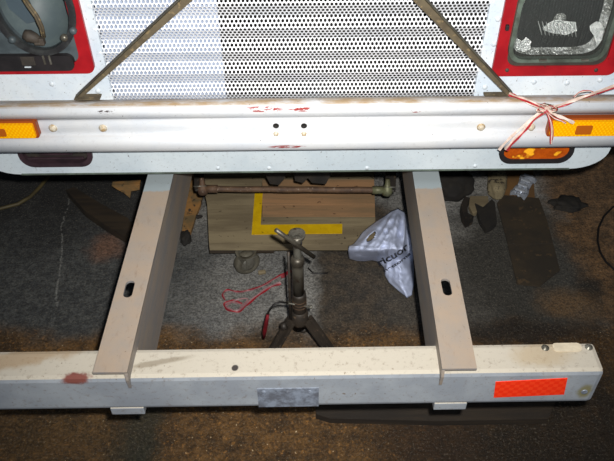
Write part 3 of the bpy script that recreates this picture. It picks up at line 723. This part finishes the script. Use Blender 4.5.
# casters
def caster(cx_, cy_, az):
    r_ = .038
    ax = Vector((math.cos(az), math.sin(az), 0)); 
    b = MB(); b.lathe([(0, -.012), (.022, -.012), (.026, -.015), (.034, -.014), (r_, -.008), (r_, .008), (.034, .014), (.026, .015), (.022, .012), (0, .012)], (cx_, cy_, r_), ax, 24); w_ = b.build('caster_wheel', 'rubrust', dolly)
    b = MB(); b.lathe([(0, -.018), (.010, -.018), (.02, -.0145), (.022, -.0125)], (cx_, cy_, r_), ax, 16); b.lathe([(0, .018), (.010, .018), (.02, .0145), (.022, .0125)], (cx_, cy_, r_), ax, 16); b.build('hub_disc', 'steel', w_)
    b = MB(); rot = Matrix.Rotation(az, 3, 'Z')
    for s_ in (-1, 1): b.box(Vector((cx_, cy_, .048))+ax*s_*.020, (.003, .020, .036), rot, .001)
    b.box((cx_, cy_, .068), (.044, .05, .004), rot, .001); b.lathe([(.02, .068), (.02, .078), (.03, .08)], (cx_, cy_, 0), (0, 0, 1), 16); b.build('caster_fork', 'steel', dolly)
cq = Z(247, 264, .03); caster(cq.x, cq.y, math.radians(-62))
cq2 = Z(340, 262, .03); caster(cq2.x, cq.y+.09, math.radians(100)); caster(cq.x+.01, cq.y+.36, .3); caster(cq2.x, cq.y+.36, 1.2)

# ================================================================== screw jack stand
ST = Z(303, 362, 0)                            # foot of the stand's axis
sx_, sy_ = ST.x, ST.y
ztop = Y(297, 234, sy_).z
stand = thing('jack_stand', 'greasy grey three-legged jack stand with a cross handle', 'jack stand', (sx_, sy_, 0))
dx = Y(297, 240, sy_).x-sx_
def sp(f): return Vector((sx_+dx*f, sy_, 0))
zc = lambda py: Y(300, py, sy_).z
ax_ = Vector((sx_+dx, sy_, 0))
b = MB(); b.lathe([(0, zc(320)-.02), (.016, zc(320)-.02), (.016, zc(295)), (.0155, zc(293)), (.0, zc(293))], (ax_.x+.002, sy_, 0), (0, 0, 1), 20); b.build('outer_tube', 'standdark', stand)
b = MB(); b.lathe([(0, zc(296)), (.0135, zc(296)), (.0135, zc(266)), (.0125, zc(264)), (.0155, zc(263)), (.0155, zc(259)), (.012, zc(257)), (0, zc(257))], (ax_.x, sy_, 0), (0, 0, 1), 20); b.build('inner_tube', 'standsteel', stand)
zz = zc(258); prof = [(0, zz)]
while zz < zc(243):
    prof += [(.0075, zz), (.0092, zz+.0015)]; zz += .003
prof += [(.009, zz), (0, zz)]
b = MB(); b.lathe(prof, (ax_.x, sy_, 0), (0, 0, 1), 16); b.build('screw', 'steel', stand)
b = MB(); b.lathe([(.009, zc(246)), (.0115, zc(243)), (.010, zc(240)), (.016, zc(237.5)), (.0185, zc(235)), (.0180, zc(233.3)), (.015, zc(233.3)-.003), (.0, zc(233.3)-.005)], (ax_.x, sy_, 0), (0, 0, 1), 24); b.build('saddle', 'standsteel', stand)
h0, h1 = Y(276, 230, sy_-.035), Y(314, 257, sy_-.005); 
b = MB(); b.tube([h0, h0.lerp(h1, .5), h1], .0048, 10); b.build('handle', 'standsteel', stand)
b = MB(); q = h0.lerp(h1, .5); b.lathe([(0, -.009), (.0095, -.009), (.0105, -.004), (.0105, .006), (.008, .010), (0, .010)], (ax_.x, sy_-.01, q.z), (0, 0, 1), 14); b.build('handle_collar', 'standsteel', stand)
b = MB(); b.tube([(ax_.x-.019, sy_-.005, zc(250)), (ax_.x-.020, sy_-.006, zc(325))], .0032, 8); b.build('locking_bar', 'standdark', stand)
# pin with its chain through the tube
b = MB(); b.tube([Y(287, 303, sy_-.01), Y(310, 307, sy_-.01)], .0022, 8); b.lathe([(0, -.003), (.004, -.003), (.004, .003), (0, .003)], Y(311, 307, sy_-.01), (1, 0, 0), 10); b.lathe([(0, -.003), (.004, -.003), (.004, .003), (0, .003)], Y(288, 303, sy_-.01), (1, 0, 0), 10); b.build('pin', 'steel', stand)
b = MB()
for k in range(3):
    zk = zc(299)-k*.010; b.lathe([(.0168, -.001), (.0176, 0), (.0168, .001)], (ax_.x+.002, sy_, zk), (0, 0, 1), 18)
b.build('tube_rings', 'rust', stand)
# collar where the legs start
zk = zc(316)
b = MB(); b.lathe([(.0165, zk+.022), (.020, zk+.018), (.021, zk-.016), (.018, zk-.024), (0, zk-.024)], (ax_.x+.002, sy_, 0), (0, 0, 1), 20); b.build('leg_collar', 'standdark', stand)
for ang in (205, 335, 90):
    a = math.radians(ang); o_ = Vector((math.cos(a), math.sin(a)*.9, 0)); up0 = Vector((ax_.x+.002, sy_, zk-.004))+o_*.022; dn0 = Vector((sx_, sy_, .006))+o_*.125
    b = MB(); b.beam(up0, dn0, .032, .007, o_, .001); b.beam(up0+Vector((0, 0, -.0)), dn0, .006, .024, o_, .001); lg = b.build('leg', 'standdark', stand)
    b = MB(); b.lathe([(0, 0), (.018, 0), (.018, .006), (.012, .010), (0, .010)], (dn0.x, dn0.y, 0), (0, 0, 1), 14); b.build('foot', 'standdark', lg)
b = MB(); q = Y(284, 326, sy_-.02); b.lathe([(0, -.006), (.010, -.006), (.010, .006), (0, .006)], q, (1, 0, .3), 12); b.build('side_knob', 'standdark', stand)

# ================================================================== plastic carrier bag
outl = [(398, 208), (391, 211), (384, 216), (376, 221), (368, 227), (362, 232), (358, 238), (353, 244), (348.5, 246), (348, 251), (349, 259), (356, 261), (364, 261.5), (372, 260.5), (379, 262), (384, 268), (385, 276), (389, 283), (396, 289), (402, 294), (407, 298), (412, 295), (414, 284), (414, 268), (413, 252), (412, 236), (409, 222), (405, 212)]
ctr = Vector((390, 248)); no = 112; nr = 30
def outp(t):
    n_ = len(outl); f_ = t*n_; i_ = int(f_) % n_; fr = f_-int(f_)
    a_, b_ = Vector(outl[i_]), Vector(outl[(i_+1) % n_]); return a_.lerp(b_, fr)
def bagh(px, py, s):
    q = Vector((px*.055, py*.055, 0))
    h = .045*(1-s**2.2)
    over = max(0.0, min(1.0, (262-py)/14)); over = over*over*(3-2*over)
    h += .112*over + .012
    an = math.atan2(py-200, px-402); ds_ = math.hypot(px-402, py-200)
    n1 = 1-abs(noise.noise(Vector((an*4.5, ds_*.022, 3))))*2.6
    n2 = 1-abs(noise.noise(q*2.9+Vector((7, 5, 0))))*2.2
    n3 = noise.noise(Vector((px*.02+py*.13, py*.02-px*.06, 4)))
    k = min(1, (1-s)*4+.15)
    return max(.003, h+(n1*.018+n2*.005+n3*.010)*k)
bm = bmesh.new(); rings = []
for j in range(nr+1):
    s = j/nr
    if j == 0: rings.append([bm.verts.new(Z(ctr.x, ctr.y, bagh(ctr.x, ctr.y, 0)))]); continue
    ring = []
    for k in range(no):
        q = ctr.lerp(outp(k/no), s); ring.append(bm.verts.new(Z(q.x, q.y, bagh(q.x, q.y, s))))
    rings.append(ring)
for j in range(nr):
    for k in range(no):
        a_, b_ = rings[j], rings[j+1]
        f = bm.faces.new((a_[0], b_[k], b_[(k+1) % no])) if j == 0 else bm.faces.new((a_[k], b_[k], b_[(k+1) % no], a_[(k+1) % no]))
        f.smooth = True
# torn opening
hc = (371.5, 236)
kill = []
for f in bm.faces:
    c_ = f.calc_center_median(); r_ = c_-CAM; t_ = r_.dot(_fw); px = 307+F*r_.dot(RT)/t_; py = 230.5+F*r_.dot(DN)/t_
    u_ = (px-hc[0])*math.cos(.75)-(py-hc[1])*math.sin(.75); v_ = (px-hc[0])*math.sin(.75)+(py-hc[1])*math.cos(.75)
    if (u_/6.5)**2+(v_/2.6)**2 < 1 and c_.z > .004: kill.append(f)
bmesh.ops.delete(bm, geom=kill, context='FACES')
bagloc = Z(390, 248)
from mathutils.bvhtree import BVHTree
bvh = BVHTree.FromBMesh(bm)
bmesh.ops.recalc_face_normals(bm, faces=bm.faces)
bmesh.ops.solidify(bm, geom=bm.faces[:], thickness=.0015)
bag = thing('plastic_bag', 'crumpled white plastic carrier bag on the floor against the right rail', 'bag', bagloc)
B = MB(); B.bm.free(); B.bm = bm; bs = B.build('bag_film', 'bag', bag)
# printed letters lie on the film
def print_text(word, x0, y0, x1, y1, size, name):
    cu = bpy.data.curves.new('t', 'FONT'); cu.body = word; cu.size = 1; cu.offset = .028; cu.align_x = 'LEFT'
    to = bpy.data.objects.new('t', cu); C.objects.link(to)
    dg = bpy.context.evaluated_depsgraph_get(); me = bpy.data.meshes.new_from_object(to.evaluated_get(dg)); bpy.data.objects.remove(to)
    w_ = max(v.co.x for v in me.vertices); bmt = bmesh.new(); bmt.from_mesh(me)
    bmesh.ops.triangulate(bmt, faces=bmt.faces[:])
    for _ in range(2): bmesh.ops.subdivide_edges(bmt, edges=[e for e in bmt.edges if e.calc_length() > .12], cuts=1); bmesh.ops.triangulate(bmt, faces=bmt.faces[:])
    dirv = Vector((x1-x0, y1-y0)); L = dirv.length; dirv /= L; up = Vector((dirv.y, -dirv.x))
    for v in bmt.verts:
        u_ = v.co.x/w_*L; h_ = v.co.y*size; sag = -4*(u_/L)*(1-u_/L)*1.5
        px = x0+dirv.x*u_+up.x*(h_+sag); py = y0+dirv.y*u_+up.y*(h_+sag)
        r_ = ray(px, py).normalized(); hit = bvh.ray_cast(CAM, r_)
        v.co = (hit[0]-r_*.0012) if hit[0] else Z(px, py, .03)
    B = MB(); B.bm.free(); B.bm = bmt; o = B.build(name, 'ink', bag)
    return o
print_text('ricuor', 379, 266, 409, 248, 9.5, 'bag_print')['label'] = 'bold black lettering'
print_text('nettorna', 384, 272, 411, 254, 4.2, 'bag_print')

# ================================================================== barrier tape tied across the bumper, and on the floor
TW = .72
def ribbon(b, pts, w, m1, m2, tw=0.0, ph=0.0):
    pts = [Vector(q) for q in pts]; dens = []
    for i in range(len(pts)-1):
        p0_, p1_, p2_, p3_ = pts[max(i-1, 0)], pts[i], pts[i+1], pts[min(i+2, len(pts)-1)]
        for k in range(6):
            t = k/6; dens.append(.5*((2*p1_)+(-p0_+p2_)*t+(2*p0_-5*p1_+4*p2_-p3_)*t*t+(-p0_+3*p1_-3*p2_+p3_)*t**3))
    dens.append(pts[-1]); R3 = []
    for i, q in enumerate(dens):
        d = (dens[min(i+1, len(dens)-1)]-dens[max(i-1, 0)]).normalized(); sd = d.cross((CAM-q).normalized()).normalized()
        sd = Matrix.Rotation(ph+tw*math.sin(i*.5), 3, d) @ sd; nn = d.cross(sd)
        ww = TW*w*(1+.25*math.sin(i*.9+ph))
        rr = []
        for off in (-.5, 0, .5):
            for th in (-.0006, .0006): rr.append(b.bm.verts.new(q+sd*ww*off+nn*th))
        R3.append(rr)
    for a_, c_ in zip(R3, R3[1:]):
        for side, mt in ((0, m1), (2, m2)):
            b.use(mt)
            b._f([b.bm.faces.new((a_[side+1], a_[side+3], c_[side+3], c_[side+1])), b.bm.faces.new((a_[side], c_[side], c_[side+2], a_[side+2]))])
        b._f([b.bm.faces.new((a_[0], a_[1], c_[1], c_[0])), b.bm.faces.new((a_[4], c_[4], c_[5], a_[5]))])
kz = Y(545, 108, 1.122)
tape = thing('barrier_tape', 'red and white tape knotted round the bumper beside the right amber lamp', 'tape', kz)
b = MB()
ribbon(b, [Y(509, 94, 1.150), Y(520, 98, 1.135), Y(533, 103, 1.124), kz], .010, 'tapewhite', 'tapered', .9)
ribbon(b, [Y(513, 94, 1.148), Y(528, 103, 1.125), kz+Vector((0, -.003, -.002))], .005, 'tapered', 'tapewhite', .6)
b.build('tape_strand', None, tape)
b = MB()
ribbon(b, [kz, Y(560, 106, 1.120), Y(580, 98, 1.126), Y(600, 92, 1.134), Y(640, 78, 1.15)], .009, 'tapewhite', 'tapered', .7, .2)
ribbon(b, [kz+Vector((0, -.002, .0)), Y(570, 102, 1.118), Y(586, 96, 1.122), Y(612, 86, 1.130), Y(640, 74, 1.14)], .006, 'tapewhite', 'tapewhite', .7, .2)
ribbon(b, [Y(574, 97, 1.12), Y(580, 92, 1.122), Y(590, 91, 1.125), Y(596, 94, 1.127)], .004, 'tapered', 'tapewhite', .7, .2)
b.build('tape_strand', None, tape)
b = MB()
ribbon(b, [kz, Y(535, 116, 1.120), Y(520, 129, 1.118), Y(507, 141, 1.118), Y(499, 150, 1.124)], .007, 'tapewhite', 'tapewhite', .4)
ribbon(b, [kz+Vector((.002, -.003, -.003)), Y(532, 121, 1.117), Y(522, 133, 1.115), Y(512, 143, 1.116), Y(506, 150, 1.122)], .011, 'tapered', 'tapewhite', .5, .1)
b.build('tape_strand', None, tape)
b = MB()
ribbon(b, [kz, Y(549, 118, 1.117), Y(551, 130, 1.113), Y(551, 144, 1.112)], .006, 'tapewhite', 'tapered', .5)
ribbon(b, [kz, Y(550, 118, 1.115), Y(553, 130, 1.111), Y(552, 140, 1.110)], .004, 'tapered', 'tapewhite', .5)
b.build('tape_end', None, tape)
b = MB()
ribbon(b, [kz, Y(556, 115, 1.115), Y(566, 119, 1.110), Y(574, 123, 1.108)], .008, 'tapewhite', 'tapewhite', .5)
ribbon(b, [kz, Y(553, 117, 1.114), Y(562, 121, 1.109), Y(566, 123, 1.108)], .004, 'tapered', 'tapewhite', .5)
b.build('tape_end', None, tape)
b = MB()
for k in range(7):
    r_ = .010; q = [kz+Vector((math.cos(t*.9)*r_*(1+.2*k % 2), -.004*math.cos(t+k)-.002, math.sin(t*.9)*r_*.8)) for t in [k+j*.7 for j in range(6)]]
    ribbon(b, q, .005, 'tapewhite', 'tapered' if k % 2 else 'brace', .8, k)
b.build('knot', None, tape)
# loose tape on the floor beside the stand
TW = .85
ft = thing('loose_tape', 'loose loop of red tape lying on the grey floor left of the jack stand', 'tape', Z(255, 292, 0))
b = MB()
zf = lambda x, y, z=.006: Z(x, y, z)
ribbon(b, [zf(291, 271), zf(283, 274), zf(274, 279), zf(264, 285), zf(250, 290), zf(238, 292), zf(228, 290), zf(223, 294), zf(225, 300)], .007, 'floorpink', 'floorred', .7)
ribbon(b, [zf(291, 270, .012), zf(286, 274, .012), zf(281, 277, .01)], .012, 'floorred', 'floorred', .2)
b.build('tape_strand', None, ft)
b = MB()
ribbon(b, [zf(281, 283, .01), zf(270, 287), zf(258, 295), zf(246, 305), zf(238, 311), zf(228, 309), zf(225, 304), zf(232, 301), zf(242, 304)], .010, 'floorred', 'floorpink', .4)
b.build('tape_strand', None, ft)
b = MB(); ribbon(b, [zf(226, 306, .008), zf(236, 300, .01), zf(248, 299, .01), zf(240, 308, .01)], .004, 'floorpink', 'floorpink', .4); b.build('tape_strand', None, ft)
b = MB(); b.tube([Y(288, 303, sy_-.012), Y(280, 302, sy_-.02), Y(273, 305, sy_-.03), Y(268, 313, sy_-.02), Y(267, 322, sy_-.01)], .0022, 8); b.build('pin_cord', 'cable', stand)
b = MB(); b.tube([Y(268, 314, sy_-.018), Y(266, 324, sy_-.01), Y(264.5, 332, sy_), Y(264, 338, sy_)], [.003, .0055, .0055, .003], 10); b.build('cord_grip', 'floordark', stand)['label'] = 'dark red grip on the pin cord'
b = MB(); A_ = Z(322, 273, .003)
b.tube([Z(308, 268, .004), Z(313, 273, .004), Z(320, 273.5, .003), Z(328, 273, .003)], .0022, 6); tag(b.build('wire_offcut', 'cable'), 'short thin dark wire on the floor right of the jack stand', 'wire')
b = MB(); b.box(Z(262, 273, .005)+Vector((0, 0, .003)), (.022, .012, .010), Matrix.Rotation(.2, 3, 'Z'), .003); tag(b.build('pebble', 'wood'), 'small pale chip on the floor just right of the dolly caster', 'debris')

# ================================================================== odds and ends on the floor
def slab(name, poly, z0, z1, mname, label, cat, jit=0):
    b = MB(); pts = [(Z(x, y, z1).x, Z(x, y, z1).y) for x, y in poly]
    b.plate([pts], XY(z1), z1-z0); o = b.build(name, mname)
    return tag(o, label, cat)
slab('rusty_board', [(190, 168), (205, 168), (204, 188), (201, 203), (196, 215), (192, 228), (188, 239), (181, 238), (184, 215), (188, 190)], 0, .012, 'woodtan', 'rusty brown board between the left rail and the plank dolly', 'board')
def crumple(name, c, rx, ry, h, mname, label, cat, seed, spiky=.35, az=0):
    bm = bmesh.new(); bmesh.ops.create_icosphere(bm, subdivisions=4, radius=1)
    for v in bm.verts:
        d = v.co.copy(); n_ = noise.noise(d*1.6+Vector((seed, 0, 0)))*spiky+ (1-abs(noise.noise(d*3.4+Vector((0, seed, 0))))*2)*spiky*.4
        d = d*(1+n_); x, y = d.x*rx, d.y*ry
        v.co = Vector((c.x+x*math.cos(az)-y*math.sin(az), c.y+x*math.sin(az)+y*math.cos(az), max(.001, (d.z*.5+.45)*h)))
    for f in bm.faces: f.smooth = True
    B = MB(); B.bm.free(); B.bm = bm; return tag(B.build(name, mname), label, cat)
crumple('oily_rag', Z(186, 241), .016, .024, .03, 'lump', 'small black lump by the left rail at the end of the rusty board', 'rag', 3)
crumple('oily_rag', Z(197, 218), .016, .006, .012, 'lump', 'tiny black scrap on pale floor left of the plank dolly', 'rag', 5)
crumple('oily_rag', Z(567, 206), .045, .030, .022, 'lump', 'flat black oily rag right of the clear plastic packet', 'rag', 8, .5)
crumple('oily_rag', Z(449, 186, .02), .07, .07, .08, 'lump', 'black heap tucked against the right rail under the bumper', 'rag', 11, .3)
slab('timber_offcut', [(66, 190), (74, 187), (100, 203), (128, 218), (133, 226), (124, 236), (104, 224), (84, 210)], 0, .03, 'wooddark', 'dark olive timber lying slantwise left of the left rail', 'timber')
# scrap steel pieces at the right
def bent(name, poly, h, mname, label, cat):
    b = MB(); pts = [(Z(x, y, h).x, Z(x, y, h).y) for x, y in poly]
    b.plate([pts], XY(h), h-.001); return tag(b.build(name, mname), label, cat)
bent('scrap_bracket', [(465, 196), (470, 198), (467, 205), (468, 213), (474, 216), (467, 220), (463, 214), (461, 204)], .035, 'grease', 'small curved black scrap bracket right of the right rail', 'scrap')
bent('scrap_plate', [(475, 203), (483, 207), (492, 199), (495, 203), (497, 222), (493, 226), (486, 229), (480, 220)], .02, 'lump', 'dark bent plate between the curved bracket and the cardboard', 'scrap')
bent('scrap_block', [(470, 196), (488, 196), (489, 205), (483, 208), (473, 214), (469, 206)], .015, 'wood', 'dull brown wood block under the black scrap pieces', 'scrap')
crumple('plaster_lump', Z(496, 187), .030, .085, .05, 'speckled', 'pale speckled lump behind the dark cardboard', 'rubble', 14, .25, -.25)
slab('brown_board', [(501, 168), (533, 168), (535, 200), (500, 198)], 0, .008, 'cardtan', 'brown cardboard piece under the clear plastic packet', 'cardboard')
card = thing('cardboard_sheet', 'large dark dirty cardboard sheet creased across the middle', 'cardboard', Z(525, 240))
for i, poly in enumerate(([(497, 203), (503, 195), (539, 198), (547, 220), (553, 243), (508, 244.3)], [(508, 244.9), (553.3, 243.6), (560, 270), (540, 286), (517, 284)])):
    b = MB(); h = .010-.003*i; pts = [(Z(x, y, h).x, Z(x, y, h).y) for x, y in poly]; b.plate([pts], XY(h), .004); b.build('cardboard_panel', 'cardboard', card)
# clear blister packet: ribs across it
pk = thing('plastic_packet', 'crumpled clear shiny plastic packet on top of the brown cardboard', 'packet', Z(524, 188, .01))
a0, a1 = Z(517, 197, .02), Z(530, 176, .02); dv = (a1-a0); ds = dv.cross(Vector((0, 0, 1))).normalized()
bm = bmesh.new(); G = []
for i in range(33):
    row_ = []
    for j in range(19):
        u_, v_ = i/32, j/18*2-1
        h = .016+.008*abs(math.sin(u_*PI*4))+.006*noise.noise(Vector((u_*5, v_*3, 2)))-.008*abs(v_)**3
        wd = .024*(1+.15*math.sin(u_*9))
        row_.append(bm.verts.new(a0+dv*u_+ds*v_*wd+Vector((0, 0, h-.012))))
    G.append(row_)
for i in range(32):
    for j in range(18): bm.faces.new((G[i][j], G[i+1][j], G[i+1][j+1], G[i][j+1])).smooth = True
bmesh.ops.solidify(bm, geom=bm.faces[:], thickness=.0012)
B = MB(); B.bm.free(); B.bm = bm; B.build('packet_film', 'clear', pk)
for k in range(4):
    c_ = a0+dv*(.15+.22*k)+Vector((0, 0, .016)); b = MB(); b.beam(c_-ds*.016, c_+ds*.016, .010, .006, (0, 0, 1), .002); b.build('packet_cell', 'clear', pk)
# black cable loop at the right, olive hose at the left
b = MB(); b.tube([Z(x, y, .005) for x, y in ((650, 196), (628, 200), (613, 207), (604, 216), (598.5, 228), (597.5, 240), (600, 252), (606, 262), (616, 271), (630, 282), (650, 290))], .0032, 8)
tag(b.build('cable', 'cable'), 'thin black cable looping in from the right edge', 'cable')
b = MB(); b.tube([Z(x, y, .01) for x, y in ((-40, 214), (-15, 212), (2, 208), (18, 204), (30, 197), (40, 187), (48, 177), (52, 172))], .006, 8)
tag(b.build('hose', 'hose'), 'thin olive hose curving over the floor at upper left', 'hose')
# dark plank lying on the floor under the beam
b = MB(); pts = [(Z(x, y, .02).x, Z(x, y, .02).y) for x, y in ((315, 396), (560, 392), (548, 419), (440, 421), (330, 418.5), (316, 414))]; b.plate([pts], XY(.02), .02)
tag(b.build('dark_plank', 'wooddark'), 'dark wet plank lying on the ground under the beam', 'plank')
